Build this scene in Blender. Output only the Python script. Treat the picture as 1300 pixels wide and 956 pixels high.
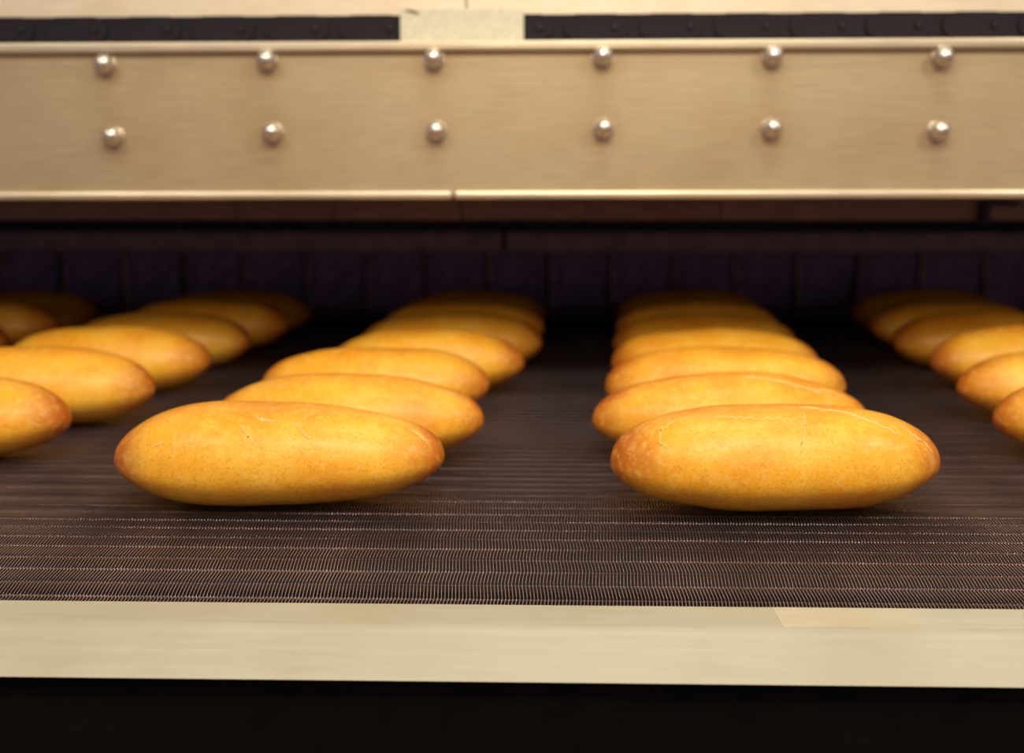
import bpy, bmesh, math, random
from mathutils import Vector, Matrix, noise

for o in list(bpy.data.objects):
    bpy.data.objects.remove(o)
scene = bpy.context.scene
C = scene.collection
R = math.radians

# ------------------------------------------------------------------ camera
F = 1400.0                      # focal length in pixels of the 1300 px wide frame
PX0, PY0 = 650.0, 433.0         # optical centre (the picture itself is 866 px high)
CAM_H = 0.29                    # camera height above the belt surface (z = 0)
PITCH, YAW = math.atan(188.0 / F), R(1.4)

cd = bpy.data.cameras.new('camera')
cd.sensor_width = 36.0
cd.lens = 36.0 * F / 1300.0
cd.shift_y = -(478.0 - PY0) / 1300.0
cd.clip_start = 0.02
cd.dof.use_dof = True
cd.dof.focus_distance = 0.89
cd.dof.aperture_fstop = 3.4
cam = bpy.data.objects.new('camera', cd)
C.objects.link(cam)
cam.location = (0, 0, CAM_H)
cam.rotation_euler = (R(90) - PITCH, 0, YAW)
scene.camera = cam
ROT = cam.rotation_euler.to_matrix()

# ------------------------------------------------------------------ world, lamps, exposure
w = bpy.data.worlds.new('world')
scene.world = w
w.use_nodes = True
bgn = w.node_tree.nodes['Background']
bgn.inputs[0].default_value = (0.88, 0.62, 0.76, 1)
bgn.inputs[1].default_value = 0.27


def area(name, loc, target, sx, sy, power, col):
    l = bpy.data.lights.new(name, 'AREA')
    l.shape = 'RECTANGLE'
    l.size, l.size_y, l.energy, l.color = sx, sy, power, col
    o = bpy.data.objects.new(name, l)
    C.objects.link(o)
    o.location = loc
    o.rotation_euler = (Vector(target) - Vector(loc)).to_track_quat('-Z', 'Y').to_euler()
    return o


WARM = (1.0, 0.89, 0.70)
area('ceiling_or_fill_lamp', (0.15, -0.30, 1.75), (0.1, 1.1, 0.0), 1.1, 0.45, 27, WARM)
area('ceiling_or_fill_lamp', (-1.25, -0.15, 1.75), (-0.5, 1.1, 0.0), 0.7, 0.3, 10, WARM)
area('ceiling_or_fill_lamp', (1.65, 0.20, 1.5), (0.4, 1.0, 0.0), 0.16, 0.6, 14, WARM)
area('ceiling_or_fill_lamp', (0.25, 1.00, 1.75), (0.2, 1.4, 0.2), 1.0, 0.16, 7, WARM)
area('ceiling_or_fill_lamp', (0.10, -2.20, 1.75), (0.0, 1.4, 0.0), 1.6, 0.4, 27, (1.0, 0.70, 0.42))  # added unseen orange lamp, lights and reddens the back loaves

scene.view_settings.view_transform = 'Standard'
scene.view_settings.look = 'None'
scene.view_settings.exposure = 0.0
scene.view_settings.gamma = 1.0
scene.view_settings.use_curve_mapping = False


# ------------------------------------------------------------------ pixel -> place
def ray(px, py):
    return ROT @ Vector(((px - PX0) / F, -(py - PY0) / F, -1.0))


def on_z(px, py, z):
    d = ray(px, py)
    t = (z - CAM_H) / d.z
    return Vector((0, 0, CAM_H)) + d * t


def on_y(px, py, y):
    d = ray(px, py)
    return Vector((0, 0, CAM_H)) + d * (y / d.y)


# ------------------------------------------------------------------ helpers
def mat(name):
    m = bpy.data.materials.new(name)
    m.use_nodes = True
    nt = m.node_tree
    return m, nt, nt.nodes['Principled BSDF']


def N(nt, typ, **kw):
    n = nt.nodes.new(typ)
    for k, v in kw.items():
        if k in n.inputs:
            n.inputs[k].default_value = v
        else:
            setattr(n, k, v)
    return n


def ramp(nt, fac, stops):
    r = nt.nodes.new('ShaderNodeValToRGB')
    e = r.color_ramp.elements
    while len(e) < len(stops):
        e.new(0.5)
    for el, (p, c) in zip(e, stops):
        el.position = p
        el.color = (c[0], c[1], c[2], 1)
    nt.links.new(fac, r.inputs[0])
    return r.outputs[0]


def mixc(nt, fac, a, b, blend='MIX'):
    m = nt.nodes.new('ShaderNodeMix')
    m.data_type = 'RGBA'
    m.blend_type = blend
    for sock, v in ((m.inputs[0], fac), (m.inputs[6], a), (m.inputs[7], b)):
        if hasattr(v, 'links'):
            nt.links.new(v, sock)
        elif isinstance(v, (int, float)):
            sock.default_value = v
        else:
            sock.default_value = (v[0], v[1], v[2], 1)
    return m.outputs[2]


def coords(nt, scale=(1, 1, 1)):
    tc = nt.nodes.new('ShaderNodeTexCoord')
    mp = nt.nodes.new('ShaderNodeMapping')
    mp.inputs['Scale'].default_value = scale
    nt.links.new(tc.outputs['Object'], mp.inputs['Vector'])
    return mp.outputs[0]


def noise_tex(nt, vec, scale, detail=3, rough=0.55):
    n = N(nt, 'ShaderNodeTexNoise', Scale=scale, Detail=detail, Roughness=rough)
    nt.links.new(vec, n.inputs['Vector'])
    return n.outputs['Fac']


def bump(nt, height, bsdf, dist, strength=1.0):
    b = N(nt, 'ShaderNodeBump', Strength=strength, Distance=dist)
    nt.links.new(height, b.inputs['Height'])
    nt.links.new(b.outputs[0], bsdf.inputs['Normal'])
    return b


def steel(name, col, rough, metallic, streak=(3, 40, 40), var=0.12, stain=False):
    m, nt, b = mat(name)
    v = coords(nt, streak)
    f = noise_tex(nt, v, 6.0, 5)
    c1 = tuple(x * (1 - var) for x in col)
    c2 = tuple(min(1, x * (1 + var)) for x in col)
    colr = ramp(nt, f, [(0.3, c1), (0.7, c2)])
    f2 = noise_tex(nt, coords(nt), 7.0, 4)
    colr = mixc(nt, ramp(nt, f2, [(0.45, (0, 0, 0)), (0.85, (0.55, 0.55, 0.55))]), colr,
                (col[0] * .78, col[1] * .66, col[2] * .52))
    if stain:
        at = N(nt, 'ShaderNodeAttribute', attribute_name='stain')
        colr = mixc(nt, at.outputs['Fac'], colr, (0.30, 0.15, 0.05))
    nt.links.new(colr, b.inputs['Base Color'])
    b.inputs['Metallic'].default_value = metallic
    r = N(nt, 'ShaderNodeMapRange')
    r.inputs['To Min'].default_value = rough - 0.06
    r.inputs['To Max'].default_value = rough + 0.10
    nt.links.new(f, r.inputs['Value'])
    nt.links.new(r.outputs[0], b.inputs['Roughness'])
    bump(nt, f, b, 0.0004, 0.5)
    return m


def plain(name, col, rough=0.6, metallic=0.0, var=0.25, scale=30):
    m, nt, b = mat(name)
    f = noise_tex(nt, coords(nt), scale, 3)
    c1 = tuple(x * (1 - var) for x in col)
    c2 = tuple(min(1, x * (1 + var)) for x in col)
    nt.links.new(ramp(nt, f, [(0.3, c1), (0.7, c2)]), b.inputs['Base Color'])
    b.inputs['Roughness'].default_value = rough
    b.inputs['Metallic'].default_value = metallic
    return m


M = {}
M['beam'] = steel('brushed_beam_steel', (0.475, 0.395, 0.245), 0.46, 0.5, var=0.07, stain=True)
M['lip'] = steel('bright_lip_steel', (0.68, 0.62, 0.46), 0.34, 0.6, var=0.06)
M['panel'] = steel('pale_panel_steel', (0.80, 0.72, 0.55), 0.42, 0.3, var=0.06)
M['cover'] = steel('grey_cover_steel', (0.60, 0.59, 0.47), 0.5, 0.3, streak=(20, 20, 20), var=0.1)
M['ledge'] = steel('ledge_steel', (0.45, 0.445, 0.34), 0.55, 0.1, streak=(2, 30, 30), var=0.05)
M['highlight'] = steel('painted_highlight_steel', (0.60, 0.62, 0.51), 0.32, 0.3, streak=(2, 30, 30), var=0.05)  # lamp highlight put into the colour of a pale ledge strip
M['nut'] = steel('polished_nut_steel', (0.80, 0.78, 0.70), 0.22, 0.9, streak=(60, 60, 60), var=0.1)
M['chain'] = plain('dark_chain_steel', (0.007, 0.0045, 0.010), 0.7, 0.0)
M['chain'].node_tree.nodes['Principled BSDF'].inputs['Specular IOR Level'].default_value = 0.3
M['pin'] = plain('chain_pin_steel', (0.008, 0.007, 0.011), 0.5, 0.3)
M['inner'] = steel('brown_inner_steel', (0.24, 0.15, 0.09), 0.4, 0.6, var=0.25)
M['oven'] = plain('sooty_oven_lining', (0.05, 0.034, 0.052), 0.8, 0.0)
M['flap'] = plain('dark_curtain_cloth', (0.50, 0.36, 0.62), 0.65, 0.0)
M['hem'] = plain('brown_flap_hem', (0.52, 0.38, 0.30), 0.7)  # paler brown strip along one edge of each flap
M['rail'] = plain('curtain_rail_steel', (0.40, 0.28, 0.28), 0.55, 0.1)
M['frame'] = plain('dark_frame_and_shade_filler', (0.003, 0.003, 0.003), 0.95, 0.0)
for _m in (M['frame'],):
    _m.node_tree.nodes['Principled BSDF'].inputs['Specular IOR Level'].default_value = 0.1
M['bed'] = plain('dark_belt_bed', (0.005, 0.004, 0.008), 0.75, 0.0)
M['wire'] = plain('oxidised_belt_wire', (0.38, 0.30, 0.32), 0.26, 0.9, 0.3, 14)
M['rod'] = plain('oxidised_belt_rod', (0.05, 0.036, 0.038), 0.6, 0.5, 0.3, 14)
M['floor'] = plain('grey_floor', (0.20, 0.17, 0.14), 0.5, 0.0, 0.15, 4)
M['seam'] = plain('dark_scratch_mark', (0.16, 0.12, 0.08), 0.7)  # dark brown of the scratch on the cover plate


def obj(name, bm, m, parent=None, smooth=False, kind=None):
    me = bpy.data.meshes.new(name)
    bm.normal_update()
    bm.to_mesh(me)
    bm.free()
    if smooth:
        for p in me.polygons:
            p.use_smooth = True
    if m:
        me.materials.append(m)
    o = bpy.data.objects.new(name, me)
    C.objects.link(o)
    if parent:
        o.parent = parent
    if kind:
        o['kind'] = kind
    return o


def tag(o, label, cat, group=None):
    o['label'] = label
    o['category'] = cat
    if group:
        o['group'] = group
    return o


def thing(name, label, cat, loc=(0, 0, 0), group=None):
    o = bpy.data.objects.new(name, None)
    C.objects.link(o)
    o.location = loc
    o.empty_display_size = 0.05
    return tag(o, label, cat, group)


def bx(bm, x0, x1, y0, y1, z0, z1, bevel=0.0):
    r = bmesh.ops.create_cube(bm, size=1.0)
    vs = r['verts']
    bmesh.ops.scale(bm, vec=(x1 - x0, y1 - y0, z1 - z0), verts=vs)
    bmesh.ops.translate(bm, vec=((x0 + x1) / 2, (y0 + y1) / 2, (z0 + z1) / 2), verts=vs)
    if bevel:
        es = list({e for v in vs for e in v.link_edges})
        bmesh.ops.bevel(bm, geom=es, offset=bevel, segments=2, profile=0.5, affect='EDGES')
    return bm


def box(name, m, parent, x0, x1, y0, y1, z0, z1, bevel=0.0, kind=None):
    return obj(name, bx(bmesh.new(), x0, x1, y0, y1, z0, z1, bevel), m, parent, kind=kind)


def lathe(bm, prof, seg=20):
    """profile of (radius, height) revolved about -Y (height grows towards the camera)"""
    rings = []
    for r, h in prof:
        if r < 1e-6:
            rings.append([bm.verts.new((0, -h, 0))])
        else:
            rings.append([bm.verts.new((r * math.cos(2 * math.pi * k / seg), -h, r * math.sin(2 * math.pi * k / seg)))
                          for k in range(seg)])
    for a, b in zip(rings, rings[1:]):
        for k in range(seg):
            k2 = (k + 1) % seg
            if len(a) == 1:
                bm.faces.new((a[0], b[k], b[k2]))
            elif len(b) == 1:
                bm.faces.new((a[k], b[0], a[k2]))
            else:
                bm.faces.new((a[k], b[k], b[k2], a[k2]))
    bmesh.ops.recalc_face_normals(bm, faces=bm.faces[:])
    return bm


def tube(bm, pts, rad, sides=4, up=Vector((0, 0, 1)), cap=True):
    rings = []
    n = len(pts)
    for i, p in enumerate(pts):
        t = (pts[min(i + 1, n - 1)] - pts[max(i - 1, 0)]).normalized()
        u = t.cross(up)
        if u.length < 1e-5:
            u = t.cross(Vector((1, 0, 0)))
        u.normalize()
        v = u.cross(t)
        r = rad[i] if isinstance(rad, (list, tuple)) else rad
        rings.append([bm.verts.new(p + (u * math.cos(a) + v * math.sin(a)) * r)
                      for a in (2 * math.pi * (k + 0.5) / sides for k in range(sides))])
    for a, b in zip(rings, rings[1:]):
        for k in range(sides):
            k2 = (k + 1) % sides
            bm.faces.new((a[k], a[k2], b[k2], b[k]))
    if cap:
        bm.faces.new(rings[0][::-1])
        bm.faces.new(rings[-1])


XW = 1.75            # half width of the machine

# ------------------------------------------------------------------ the setting
fl = box('floor', M['floor'], None, -4, 4, -2, 5, -0.95, -0.90)
fl['kind'] = 'structure'

# ------------------------------------------------------------------ cross beam with dome nuts
BY = 1.50                                       # front face of the beam
zt0 = on_y(650, 52, BY).z
zt1 = on_y(650, 65.5, BY).z
zb1 = on_y(650, 242, BY).z
zb0 = on_y(650, 253, BY).z
beam = thing('oven_crossbeam', 'wide beige steel beam with two rows of dome nuts across the oven mouth', 'beam', (0, BY, zb0))
loc = Vector((0, BY, zb0))
BROLL = R(0.12)                                  # the beam hangs a touch lower on one side
beam.rotation_euler.y = -BROLL
BINV = Matrix.Rotation(BROLL, 3, 'Y')
NUTS = [(135, 82), (340, 77), (551, 75), (765, 72), (980, 72), (1195, 73),
        (145, 173), (347, 168), (554, 166), (766, 163), (979, 163), (1190, 166)]
nutp = [BINV @ (on_y(px, py, BY) - loc) for px, py in NUTS]
top = [p for p in nutp[:6]]
bot = [p for p in nutp[6:]]
# unseen nuts past the frame follow the same pitch
pitch = (top[-1].x - top[0].x) / 5
# face plate with a stain mask (rust runs below the nuts)
bm = bmesh.new()
nx, nz = 420, 48
zA, zB = 0.006, (zt0 - zb0) - 0.006
cl = bm.verts.layers.float.new('stain')
grid = []
for i in range(nx + 1):
    col = []
    for k in range(nz + 1):
        x = -XW + 2 * XW * i / nx
        z = zA + (zB - zA) * k / nz
        v = bm.verts.new((x, 0, z))
        s = 0.0
        for p in nutp:
            dx, dz = x - p.x, z - p.z
            r = math.hypot(dx, dz * 0.8)
            s += 0.30 * math.exp(-(r / 0.024) ** 2)
            if dz < 0:
                s += 0.16 * math.exp(-(dx / 0.010) ** 2) * math.exp(dz / 0.05)
        s += 0.18 * max(0, noise.noise(Vector((x * 5, z * 9, 3.1)))) * (0.4 + noise.noise(Vector((x * 17, z * 23, 1.7))))
        s += 0.15 * math.exp(-(z - zA) / 0.012) * (0.5 + noise.noise(Vector((x * 8, 0, 7.7))))
        v[cl] = max(0.0, min(0.7, s))
        col.append(v)
    grid.append(col)
for i in range(nx):
    for k in range(nz):
        bm.faces.new((grid[i][k], grid[i + 1][k], grid[i + 1][k + 1], grid[i][k + 1]))
bx(bm, -XW, XW, 0.0005, 0.075, zA, zB)
obj('face_plate', bm, M['beam'], beam)
hT = zt0 - zb0
# upper and lower folded lips, proud of the face; the lower one is made of two lengths with a seam
box('upper_lip', M['lip'], beam, -XW, XW, -0.011, 0.075, zt1 - zb0, hT, 0.004)
xs = on_y(576, 245, BY).x
box('lower_lip', M['lip'], beam, -XW, xs - 0.0012, -0.011, 0.075, 0, zb1 - zb0, 0.004)
box('lower_lip', M['lip'], beam, xs + 0.0012, XW, -0.011, 0.075, 0, zb1 - zb0, 0.004)
nut_bm = lathe(bmesh.new(), [(0.0115, 0.0), (0.0115, 0.006), (0.0128, 0.0065), (0.0128, 0.0105), (0.0122, 0.0140),
                             (0.0104, 0.0180), (0.0074, 0.0212), (0.0038, 0.0228), (0.0, 0.0233)], 24)
wash_bm = lathe(bmesh.new(), [(0.0, 0.0), (0.0145, 0.0), (0.0145, 0.0016), (0.0, 0.0016)], 24)
nutp += [Vector((row[e].x + sg * n_ * pitch, 0, row[e].z)) for row in (top, bot) for e, sg in ((0, -1), (-1, 1)) for n_ in (1, 2)]
nut0 = None
for p in nutp:
    if nut0 is None:
        nut0 = obj('dome_nut', nut_bm, M['nut'], beam, True)
        wash0 = obj('washer', wash_bm, M['nut'], nut0)
        nut0.location = p
    else:
        n = nut0.copy(); C.objects.link(n); n.parent = beam; n.location = p
        q = wash0.copy(); C.objects.link(q); q.parent = n

# ------------------------------------------------------------------ hood above and oven chamber behind
PY_ = 1.62                                       # pale panel above the beam
hood = thing('oven_hood', 'pale cream steel hood panels above the beam, closing over the oven chamber', 'oven', (0, PY_, 0))
xsm = on_y(592, 5, PY_).x
zc = zb0 + 0.05
box('hood_panel', M['panel'], hood, -XW, xsm - 0.0012, 0, 0.03, zc, 1.0)
box('hood_panel', M['panel'], hood, xsm + 0.0012, XW, 0, 0.03, zc, 1.0)
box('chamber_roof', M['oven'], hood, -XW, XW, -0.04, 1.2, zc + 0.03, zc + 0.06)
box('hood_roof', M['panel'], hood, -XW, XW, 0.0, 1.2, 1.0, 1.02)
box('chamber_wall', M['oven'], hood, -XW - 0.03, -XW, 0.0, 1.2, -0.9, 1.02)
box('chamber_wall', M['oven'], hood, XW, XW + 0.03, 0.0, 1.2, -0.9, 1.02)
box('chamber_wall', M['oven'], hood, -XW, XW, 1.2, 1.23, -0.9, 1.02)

# drive chain lying behind the upper lip, and the cover plate that hides its middle
CY = BY + 0.062
zc0 = on_y(650, 49, CY).z - 0.003
zc1 = on_y(650, 19, CY).z
chain = thing('drive_chain', 'long black link chain lying along the top of the steel beam', 'chain', (0, CY, (zc0 + zc1) / 2))
chain.rotation_euler.y = -BROLL
ch = (zc1 - zc0)
lp = 46.0 * CY / F
bm = bmesh.new()
def stadium(bm, y0, y1, half, r, seg=8):
    pts = []
    for k in range(seg + 1):
        a = -math.pi / 2 + math.pi * k / seg
        pts.append((half + r * math.cos(a), r * math.sin(a)))
    for k in range(seg + 1):
        a = math.pi / 2 + math.pi * k / seg
        pts.append((-half + r * math.cos(a), r * math.sin(a)))
    f = [bm.verts.new((x, y0, z)) for x, z in pts]
    g = [bm.verts.new((x, y1, z)) for x, z in pts]
    n = len(pts)
    bm.faces.new(f)
    bm.faces.new(g[::-1])
    for i in range(n):
        j = (i + 1) % n
        bm.faces.new((f[j], f[i], g[i], g[j]))
stadium(bm, -0.004, 0.0, lp * 0.52, ch / 2)
link0 = obj('chain_link', bm, M['chain'], chain)
bm = bmesh.new()
lathe(bm, [(0.0, 0.0), (0.0048, 0.0), (0.0048, 0.0030), (0.0036, 0.0042), (0.0, 0.0042)], 10)
pin0 = obj('pin', bm, M['pin'], link0)
pin0.location = (lp * 0.5, -0.004, 0)
k0 = int(XW / lp)
first = True
for k in range(-k0, k0):
    if first:
        l = link0; first = False
    else:
        l = link0.copy(); C.objects.link(l); l.parent = chain
        q = pin0.copy(); C.objects.link(q); q.parent = l
    l.location = ((k + 0.5) * lp, -0.0045 * (k % 2), 0)
# chain guide behind the links (solid black strip)
box('chain_guide', M['chain'], chain, -XW, XW, 0.001, 0.02, -ch / 2, ch / 2)

p0, p1 = on_y(508, 30, CY - 0.012), on_y(665, 30, CY - 0.012)
zcp = on_y(600, 11, CY - 0.012).z
bm = bx(bmesh.new(), -(p1.x - p0.x) / 2, (p1.x - p0.x) / 2, -0.002, 0.001, 0, zcp - zt0, 0.001)
cp = obj('chain_cover_plate', bm, M['cover'])
cp.location = ((p0.x + p1.x) / 2, CY - 0.012, zt0)
tag(cp, 'small pale grey steel cover plate in front of the black chain', 'plate')
bm = bmesh.new()
tube(bm, [on_y(a, b, CY - 0.0143) - cp.location for a, b in ((514, 13), (521, 13.5), (528, 16), (532, 18))], [0.001, 0.002, 0.002, 0.001], 5)
obj('scratch', bm, M['seam'], cp)

# brown-toned steel strip and bracket inside the mouth
SY = 1.92
zs1, zs0 = on_y(650, 244, SY).z, on_y(650, 279, SY).z
strip = thing('inner_steel_strip', 'brown steel strip under the hood behind the beam', 'strip', (0, SY, zs0))
xcuts = [-XW + .02, on_y(300, 265, SY).x, on_y(425, 265, SY).x, on_y(585, 265, SY).x, on_y(745, 265, SY).x, on_y(915, 265, SY).x, on_y(1250, 265, SY).x, XW - .02]
rnd = random.Random(4)
for a, b in zip(xcuts, xcuts[1:]):
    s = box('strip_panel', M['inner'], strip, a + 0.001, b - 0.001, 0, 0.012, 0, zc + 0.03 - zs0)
    s.rotation_euler.x = R(rnd.uniform(-2.0, 2.0))
a = on_y(1272, 262, SY - 0.02)
bm = bx(bmesh.new(), -0.03, 0.03, -0.02, 0.0, 0.0, 0.008)
bx(bm, -0.03, -0.018, -0.02, 0.0, -0.03, 0.0)
br = obj('strip_bracket', bm, M['oven'], strip)
br.location = Vector((a.x, -0.001, a.z - zs0))

# hanging flap curtain
KY = 2.48
zr1, zr0 = on_y(650, 294, KY).z, on_y(650, 320, KY).z
curt = thing('flap_curtain', 'row of dark hanging heat flaps closing the back of the oven mouth', 'curtain', (0, KY, zr0))
xg = on_y(640, 300, KY).x
box('curtain_rail', M['rail'], curt, -XW + .01, xg - 0.004, -0.012, 0.02, 0, zr1 - zr0, 0.004)
box('curtain_rail', M['rail'], curt, xg + 0.004, XW - .01, -0.012, 0.02, 0, zr1 - zr0, 0.004)
box('curtain_header', M['oven'], curt, -XW + .01, XW - .01, 0.022, 0.03, zr1 - zr0 - 0.01, zc + 0.03 - zr0)
fw = 78.0 * KY / F
rnd = random.Random(11)
flap_len = zr0 - 0.012
k1 = int(XW / fw)
for k in range(-k1, k1):
    bm = bmesh.new()
    nxs, nzs = 8, 6
    g = []
    cu = rnd.uniform(0.006, 0.016) * rnd.choice((1, 1, -1))
    sw = rnd.uniform(-0.012, 0.012)
    tw = rnd.uniform(-0.05, 0.05)
    wd = fw * rnd.uniform(0.95, 0.995)
    ln = flap_len * rnd.uniform(0.86, 0.99)
    for i in range(nxs + 1):
        row = []
        for j in range(nzs + 1):
            u = (i / nxs - 0.5)
            t = j / nzs
            y = cu * (4 * u * u - 0.5) * (0.3 + 0.7 * t) + sw * t + tw * u * t
            row.append(bm.verts.new((u * wd * (1 - 0.05 * t), y, -ln * t + 0.004)))
        g.append(row)
    for i in range(nxs):
        for j in range(nzs):
            bm.faces.new((g[i][j], g[i][j + 1], g[i + 1][j + 1], g[i + 1][j]))
    edge = [v.co.copy() for v in g[0]]
    hemw = rnd.random() * 2
    bmesh.ops.solidify(bm, geom=bm.faces[:], thickness=0.003)
    f = obj('flap', bm, M['flap'], curt, True)
    f.location = ((k + 0.5) * fw + 0.02, 0.002, 0)
    hb = bmesh.new()
    tube(hb, [v + Vector((0.004, -0.003, 0)) for v in edge], [0.0022 + 0.0015 * hemw] * len(edge), 6)
    obj('hem', hb, M['hem'], f, True)

# ------------------------------------------------------------------ wire belt
Y_FLAT, R_SAG, Y_NOSE = 1.0, 1.0, 0.775


def belt_z(y):
    return 0.0 if y >= Y_FLAT else -(Y_FLAT - y) ** 2 / (2 * R_SAG)


belt = thing('wire_mesh_belt', 'dark brown woven wire conveyor belt carrying the rows of loaves', 'conveyor belt', (0, 0, 0))
WP, RP = 0.00275, 0.0212          # wire pitch across, rod pitch along
WR, RR = 0.00043, 0.0008          # wire radius, rod radius
BT = 0.0022                       # half thickness of a flattened spiral


def spiral_mesh(hand):
    """one flattened wire coil running across the belt, its long axis x, spanning rod to rod (y 0..RP)"""
    bm = bmesh.new()
    n = int(2 * (XW - 0.06) / WP)
    x = -XW + 0.06
    half = WP * 0.62
    ov = 0.0016
    for k in range(n):
        x0 = x + k * WP
        s = (0, half) if hand > 0 else (half, 0)
        a, b = s
        def at(y, z):
            t = (y + ov) / (RP + 2 * ov)
            return Vector((x0 + a + (b - a) * t, y, z))
        tube(bm, [at(-ov, -0.0004), at(-ov * 0.3, BT * 0.85), at(RP * 0.12, BT), at(RP * 0.88, BT),
                  at(RP + ov * 0.3, BT * 0.85), at(RP + ov, -0.0004)], WR, 4, cap=False)
    for v in bm.verts:
        v.co.z -= BT + WR
    return bm


sp = [obj('wire_spiral', spiral_mesh(1), M['wire'], belt, True), obj('wire_spiral', spiral_mesh(-1), M['wire'], belt, True)]
bm = bmesh.new()
tube(bm, [Vector((-XW + 0.05, 0, -BT - WR)), Vector((XW - 0.05, 0, -BT - WR))], RR, 6, up=Vector((0, 0, 1)))
rod0 = obj('cross_rod', bm, M['rod'], belt, True)
# rows laid along the belt's profile: sag towards the nose, then round the nose roller
path = []
NR = 0.035
y = 2.55
while y > Y_NOSE:
    path.append((y, belt_z(y)))
    sl = 0 if y >= Y_FLAT else (Y_FLAT - y) / R_SAG
    y -= RP * math.cos(math.atan(sl))
yn, zn = path[-1]
sl0 = math.atan((Y_FLAT - yn) / R_SAG)
ang = sl0
cy_, cz_ = yn + NR * math.sin(ang), zn - NR * math.cos(ang)
for k in range(5):
    ang += 2 * math.asin(RP / 2 / NR)
    path.append((cy_ - NR * math.sin(ang), cz_ + NR * math.cos(ang)))
for i in range(len(path) - 1):
    ya, za = path[i]
    yb, zb = path[i + 1]
    h = i % 2
    if i < 2:
        s = sp[h]
    else:
        s = sp[h].copy(); C.objects.link(s); s.parent = belt
    s.location = (0.0, yb, zb)
    s.rotation_euler.x = math.atan2(za - zb, ya - yb)
    r = rod0 if i == 0 else rod0.copy()
    if i:
        C.objects.link(r); r.parent = belt
    r.location = (0, ya, za)

bm = bmesh.new()
tube(bm, [Vector((-XW + .05, 0, 0)), Vector((XW - .05, 0, 0))], NR - 2 * BT - 2 * WR - 0.002, 24)
ro = obj('nose_roller', bm, M['bed'], None, True)
ro.location = (0, cy_, cz_)
tag(ro, 'dark steel roller that the wire belt turns round beside the ledge', 'roller')

bm = bmesh.new()
prof = [(2.6, -0.0075)] + [(yy, belt_z(yy) - 0.0085) for yy in (1.05, 1.0, 0.95, 0.9, 0.86, cy_ + 0.036)]
vt = [[bm.verts.new((sx * (XW - 0.03), py, pz)) for py, pz in prof] + [bm.verts.new((sx * (XW - 0.03), py, pz - 0.012)) for py, pz in prof[::-1]]
      for sx in (-1, 1)]
n = len(vt[0])
for i in range(n):
    j = (i + 1) % n
    bm.faces.new((vt[0][i], vt[0][j], vt[1][j], vt[1][i]))
bm.faces.new(vt[0][::-1]); bm.faces.new(vt[1])
bmesh.ops.recalc_face_normals(bm, faces=bm.faces[:])
bed = thing('conveyor_frame', 'black painted conveyor frame and bed underneath the wire belt', 'conveyor frame', (0, 1.6, -0.9))
o = obj('belt_bed', bm, M['bed'], bed); o.location = (0, -1.6, 0.9)
for sx in (-1, 1):
    box('side_rail', M['frame'], bed, sx * (XW - 0.03) - 0.015, sx * (XW - 0.03) + 0.015, -0.76, 0.98, 0.80, 0.888)
    for yy in (-0.72, 0.90):
        box('leg', M['frame'], bed, sx * (XW - 0.03) - 0.03, sx * (XW - 0.03) + 0.03, yy - 0.03, yy + 0.03, 0, 0.82)
# ------------------------------------------------------------------ steel ledge in front of the belt
zl = belt_z(0.80) + 0.001
L1 = on_z(650, 768, zl)
L2 = on_z(650, 799, zl)
SLOPE = 0.034                                    # the front falls away 34 mm towards the camera
LF = Vector((0, L2.y - SLOPE, 0))
zlow = on_y(650, 866, LF.y).z
box('dark_filler_panel', M['frame'], bed, -XW + .04, XW - .04, -1.6 + LF.y + 0.010, -1.6 + LF.y + 0.03, 0.30, 0.9 + zlow - 0.001)  # added near-black panel standing in for dark shade below the ledge
for sx in (-1, 1):
    box('lower_rail', M['frame'], bed, sx * (XW - 0.06) - 0.015, sx * (XW - 0.06) + 0.015, -1.6 + LF.y + 0.03, 0.90, 0.32, 0.38)
ledge = thing('steel_ledge', 'beige stainless steel ledge with a folded front along the belt edge', 'ledge', (0, LF.y, zlow))
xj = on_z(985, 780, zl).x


def lip_prof(x0, x1, tilt):
    bm = bmesh.new()
    hz = zl - zlow
    w = L1.y - LF.y
    wt = L2.y - LF.y
    prof = [(w, hz - 0.004), (w, hz), (wt + 0.008, hz), (wt + 0.005, hz - 0.0006), (wt + 0.002, hz - 0.0020), (wt - 0.001, hz - 0.0044)]
    prof += [(0.002, 0.0022), (0.0, 0.0), (0.012, -0.001), (0.012, 0.001), (0.010, 0.002), (wt + 0.009, hz - 0.008)]
    A = [bm.verts.new((x0, p, q)) for p, q in prof]
    B = [bm.verts.new((x1, p, q)) for p, q in prof]
    n = len(prof)
    for i in range(n):
        j = (i + 1) % n
        bm.faces.new((A[i], A[j], B[j], B[i]))
    bm.faces.new(A[::-1]); bm.faces.new(B)
    bmesh.ops.recalc_face_normals(bm, faces=bm.faces[:])
    return bm


obj('ledge_plate', lip_prof(-XW + .02, XW - .02, 0.0), M['ledge'], ledge)
# thin pale strip: a lamp highlight painted along part of the ledge top
o = box('highlight_strip', M['highlight'], ledge, xj, XW - .02, L2.y - LF.y + 0.0085, L1.y - LF.y - 0.0005, zl - zlow - 0.001, zl - zlow + 0.0003)

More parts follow.
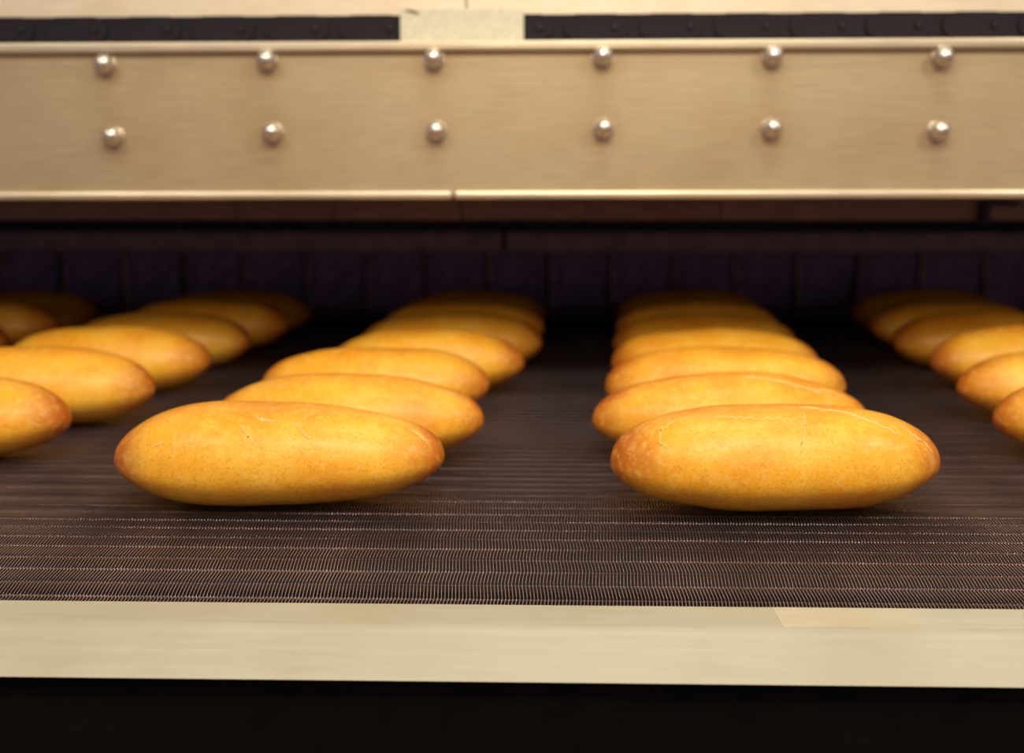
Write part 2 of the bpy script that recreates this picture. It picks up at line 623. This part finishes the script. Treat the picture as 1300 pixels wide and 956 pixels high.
# ------------------------------------------------------------------ loaves
m, nt, b = mat('golden_crust')
tc = nt.nodes.new('ShaderNodeTexCoord')
oi = nt.nodes.new('ShaderNodeObjectInfo')
vadd = N(nt, 'ShaderNodeVectorMath', operation='MULTIPLY_ADD')
comb = nt.nodes.new('ShaderNodeCombineXYZ')
for k in range(3):
    nt.links.new(oi.outputs['Random'], comb.inputs[k])
nt.links.new(comb.outputs[0], vadd.inputs[0])
vadd.inputs[1].default_value = (7, 5, 9)
nt.links.new(tc.outputs['Object'], vadd.inputs[2])
vec = vadd.outputs[0]
big = noise_tex(nt, vec, 16, 3)
base = ramp(nt, big, [(0.30, (0.85, 0.35, 0.012)), (0.52, (0.93, 0.47, 0.022)), (0.72, (0.96, 0.58, 0.065))])
bk = N(nt, 'ShaderNodeAttribute', attribute_name='bake')
base = mixc(nt, ramp(nt, bk.outputs['Fac'], [(0.0, (0, 0, 0)), (1.0, (1, 1, 1))]), base, (0.50, 0.11, 0.006))
fine = noise_tex(nt, vec, 420, 3, 0.6)
base = mixc(nt, ramp(nt, fine, [(0.52, (0, 0, 0)), (0.72, (0.6, 0.6, 0.6))]), base, (0.50, 0.17, 0.02))
mid = noise_tex(nt, vec, 120, 6, 0.75)
base = mixc(nt, ramp(nt, mid, [(0.48, (0, 0, 0)), (0.72, (0.55, 0.55, 0.55))]), base, (0.97, 0.66, 0.15))
nt.links.new(base, b.inputs['Base Color'])
b.inputs['Roughness'].default_value = 0.46
b.inputs['Specular IOR Level'].default_value = 0.4
b.inputs['Coat Weight'].default_value = 0.22
b.inputs['Coat Roughness'].default_value = 0.28
b.inputs['Subsurface Weight'].default_value = 0.0
hsum = N(nt, 'ShaderNodeMath', operation='ADD')
nt.links.new(fine, hsum.inputs[0])
nt.links.new(mid, hsum.inputs[1])
sep = nt.nodes.new('ShaderNodeSeparateXYZ')
nt.links.new(tc.outputs['Object'], sep.inputs[0])
mx = N(nt, 'ShaderNodeMath', operation='MULTIPLY')
mx.inputs[1].default_value = 2 * math.pi / 0.00275
nt.links.new(sep.outputs[0], mx.inputs[0])
sn = N(nt, 'ShaderNodeMath', operation='SINE')
nt.links.new(mx.outputs[0], sn.inputs[0])
un = N(nt, 'ShaderNodeAttribute', attribute_name='under')
mu = N(nt, 'ShaderNodeMath', operation='MULTIPLY')
nt.links.new(sn.outputs[0], mu.inputs[0])
nt.links.new(un.outputs['Fac'], mu.inputs[1])
hs2 = N(nt, 'ShaderNodeMath', operation='ADD')
nt.links.new(hsum.outputs[0], hs2.inputs[0])
nt.links.new(mu.outputs[0], hs2.inputs[1])
bump(nt, hs2.outputs[0], b, 0.0005, 0.5)
M['crust'] = m
M['crack'] = plain('pale_split_crumb', (0.95, 0.66, 0.24), 0.55, 0, 0.1, 200)
M['crackdark'] = plain('toasted_split_edge', (0.55, 0.22, 0.03), 0.6, 0, 0.2, 200)


class Loaf:
    def __init__(self, L, W, H, seed, taper=0.0):
        self.L, self.W, self.H, self.seed, self.taper = L, W, H, seed, taper
        rr = random.Random(seed * 7)
        self.nl, self.nr = rr.uniform(2.2, 2.7), rr.uniform(2.2, 2.7)

    def point(self, s, a, off=0.0):
        """s along -1..1, a angle round the section (0 = far side, pi/2 = top, -pi/2 = bottom)"""
        L, W, H = self.L, self.W, self.H
        q = max(0.0, 1 - abs(s) ** (self.nl if s < 0 else self.nr)) ** 0.5
        q *= 1 + self.taper * s * (1 - s * s) * 1.2
        zc = 0.39 * H
        ca, sa = math.cos(a), math.sin(a)
        y = 0.5 * W * q * ca
        if sa >= 0:
            z = zc + 0.61 * H * q * sa
        else:
            z = zc + 0.42 * H * q * sa
            y *= 1 - 0.10 * sa * sa
        z += 0.012 * H * s + 0.05 * H * abs(s) ** 3
        p = Vector((0.5 * L * s, y, z))
        sd = self.seed * 13.7
        n1 = noise.noise(Vector((p.x * 11 + sd, p.y * 14, p.z * 14)))
        n2 = noise.noise(Vector((p.x * 38 + sd, p.y * 38, p.z * 38 + 5)))
        nrm = Vector((0.5 * s * W, y, (z - zc))).normalized() if q > 0 else Vector((s, 0, 0))
        p += nrm * (0.0032 * n1 + 0.0006 * n2 + off)
        if p.z < 0.0018:
            p.z = 0.0018 * math.exp((p.z - 0.0018) / 0.006)
        return p

    def mesh(self, nu, nv):
        bm = bmesh.new()
        bl = bm.verts.layers.float.new('bake')
        ul = bm.verts.layers.float.new('under')
        rings = []
        for i in range(1, nu):
            s = -math.cos(math.pi * i / nu)
            row = []
            for k in range(nv):
                a = 2 * math.pi * k / nv
                v = bm.verts.new(self.point(s, a))
                n = noise.noise(Vector((v.co.x * 14 + self.seed, v.co.y * 18, v.co.z * 18)))
                e = max(0.0, (abs(s) - 0.70 + 0.12 * n) / 0.30)
                u = max(0.0, -math.sin(a) - 0.05 + 0.25 * n)
                v[bl] = min(1.0, 1.0 * e ** 1.2 + 0.35 * u + 0.34 * max(0.0, (math.sin(a) - 0.80 + 0.12 * n) / 0.20))
                v[ul] = 0.5 * max(0.0, min(1.0, (0.014 - v.co.z) / 0.010))
                row.append(v)
            rings.append(row)
        e0 = bm.verts.new(self.point(-1, 0)); e0[bl] = 0.8
        e1 = bm.verts.new(self.point(1, 0)); e1[bl] = 0.8
        for A, B in zip(rings, rings[1:]):
            for k in range(nv):
                k2 = (k + 1) % nv
                bm.faces.new((A[k], A[k2], B[k2], B[k]))
        for k in range(nv):
            k2 = (k + 1) % nv
            bm.faces.new((e0, rings[0][k2], rings[0][k]))
            bm.faces.new((e1, rings[-1][k], rings[-1][k2]))
        bmesh.ops.recalc_face_normals(bm, faces=bm.faces[:])
        return bm

    def crack(self, pts, rad, seed, wob=0.01):
        """pale split following the crust through (s, angle in degrees) waypoints"""
        rr = random.Random(seed)
        P, Rr = [], []
        steps = 12
        tot = (len(pts) - 1) * steps
        c = 0
        for (s0, a0), (s1, a1) in zip(pts, pts[1:]):
            for k in range(steps):
                t = k / steps
                ds = rr.uniform(-wob, wob) * 0.35
                da = rr.uniform(-wob, wob) * 2.6
                P.append(self.point(s0 + (s1 - s0) * t + ds, R(a0 + (a1 - a0) * t) + da, 0.0))
                u = c / tot
                Rr.append(rad * (0.25 + 0.9 * math.sin(math.pi * min(1, u + 0.05)) ** 0.6) * rr.uniform(0.6, 1.3))
                c += 1
        bm = bmesh.new()
        tube(bm, P, Rr, 6)
        return bm


def P(d, x, row, k, L=0.300, W=0.122, H=0.094, rz=0.0, taper=0.0):
    return dict(d=d, x=x, row=row, k=k, L=L, W=W, H=H, rz=rz, taper=taper)


rn = random.Random(5)
SPOTS = []
# centre pixel of each loaf (x, y), row and place in the row counted from the ledge
SPOTS += [P(574, 356, 'B', 1, L=0.310, rz=0.8, taper=-0.10), P(526, 441, 'B', 2, L=0.300, rz=-1.5, taper=-.05), P(485, 477, 'B', 3, L=0.298, rz=-1.5), P(457, 541, 'B', 4, L=.288, rz=-1),
          P(433, 573, 'B', 5), P(414, 588, 'B', 6), P(397, 601, 'B', 7)]
SPOTS += [P(580, 984, 'C', 1, L=0.302, rz=0.0, taper=0.05), P(526, 926, 'C', 2, L=.302, rz=1), P(487, 920, 'C', 3, L=.305), P(457, 907, 'C', 4, L=.305),
          P(431, 893, 'C', 5, L=.306), P(413, 884, 'C', 6), P(396, 874, 'C', 7)]
for k, (d, tip) in enumerate(((1.188, 91), (1.365, 198), (1.59, 268), (1.80, 319), (2.0, 366), (2.2, 395))):
    SPOTS.append(P(245 + 335 / d, tip - 205 / d, 'A', k + 2, L=.30, rz=rn.uniform(-2, 1)))
for k, (d, tip) in enumerate(((1.188, 1266), (1.385, 1218), (1.59, 1182), (1.80, 1133), (2.0, 1105), (2.2, 1082))):
    SPOTS.append(P(245 + 335 / d, tip + 205 / d, 'D', k + 2, L=.30, rz=rn.uniform(-1, 2)))
for k, (d, tip) in enumerate(((1.8, 9), (2.0, 75), (2.2, 125))):
    SPOTS.append(P(245 + 335 / d, tip - 205 / d, 'Z', k + 5, L=.30, rz=rn.uniform(-2, 2)))

ORD = {1: 'first', 2: 'second', 3: 'third', 4: 'fourth', 5: 'fifth', 6: 'sixth', 7: 'seventh'}
ROWTXT = {'B': 'in the row headed by the scratch-marked loaf',
          'C': 'in the row headed by the long-cracked loaf',
          'A': 'in the row outside the scratch-marked loaf',
          'D': 'in the row outside the long-cracked loaf',
          'Z': 'in the row two beyond the scratch-marked loaf'}
for i, s in enumerate(SPOTS):
    lf = Loaf(s['L'], s['W'], s['H'] * rn.uniform(0.975, 1.025), i + 1, s['taper'])
    if s['k'] == 1:
        lf.nl, lf.nr = (3.0, 2.4) if s['row'] == 'C' else (2.7, 2.25)
    near = s['k'] <= 3
    bm = lf.mesh(96 if near else 48, 64 if near else 32)
    o = obj('bread_loaf', bm, M['crust'], None, True)
    p = on_z(s['x'], s['d'], s['H'] / 2)
    o.location = (p.x, p.y, 0.0005)
    o.rotation_euler = (0, 0, R(s['rz']))
    if s['row'] == 'C' and s['k'] == 1:
        tag(o, 'golden oblong loaf with a long pale crack on top, nearest the ledge in its row', 'bread', 'loaves on the wire belt')
        cr = [([(-0.42, 112), (-0.2, 118), (0.0, 120), (0.12, 122)], .0006), ([(0.12, 98), (0.36, 108), (0.55, 122), (0.72, 134)], .0010),
              ([(0.13, 112), (0.11, 130), (0.08, 145), (0.06, 160)], .0006), ([(-0.62, 108), (-0.72, 120), (-0.74, 138), (-0.66, 150)], .0006),
              ([(0.74, 120), (0.86, 132), (0.91, 150)], .0007)]
    elif s['row'] == 'B' and s['k'] == 1:
        tag(o, 'golden oblong loaf with a few short pale scratches, nearest the ledge in its row', 'bread', 'loaves on the wire belt')
        cr = [([(-0.10, 118), (-0.04, 125), (0.04, 124)], .0008), ([(-0.18, 130), (-0.12, 140), (-0.05, 152)], .0006),
              ([(0.14, 125), (0.20, 138), (0.27, 145)], .0006), ([(0.80, 112), (0.86, 120), (0.93, 140)], .0008), ([(-0.7, 150), (-0.6, 146)], .0005)]
    else:
        tag(o, 'golden loaf %s from the steel ledge %s' % (ORD[s['k']], ROWTXT[s['row']]), 'bread', 'loaves on the wire belt')
        cr = []
        if s['row'] == 'C' and s['k'] == 2:
            cr = [([(0.05, 106), (0.3, 112), (0.55, 122), (0.75, 134)], .0009), ([(0.55, 122), (0.66, 116), (0.8, 122)], .0006)]
    for j, (pts, rad) in enumerate(cr):
        obj('crust_crack', lf.crack(pts, rad, i * 10 + j, 0.012), M['crack'], o, True)
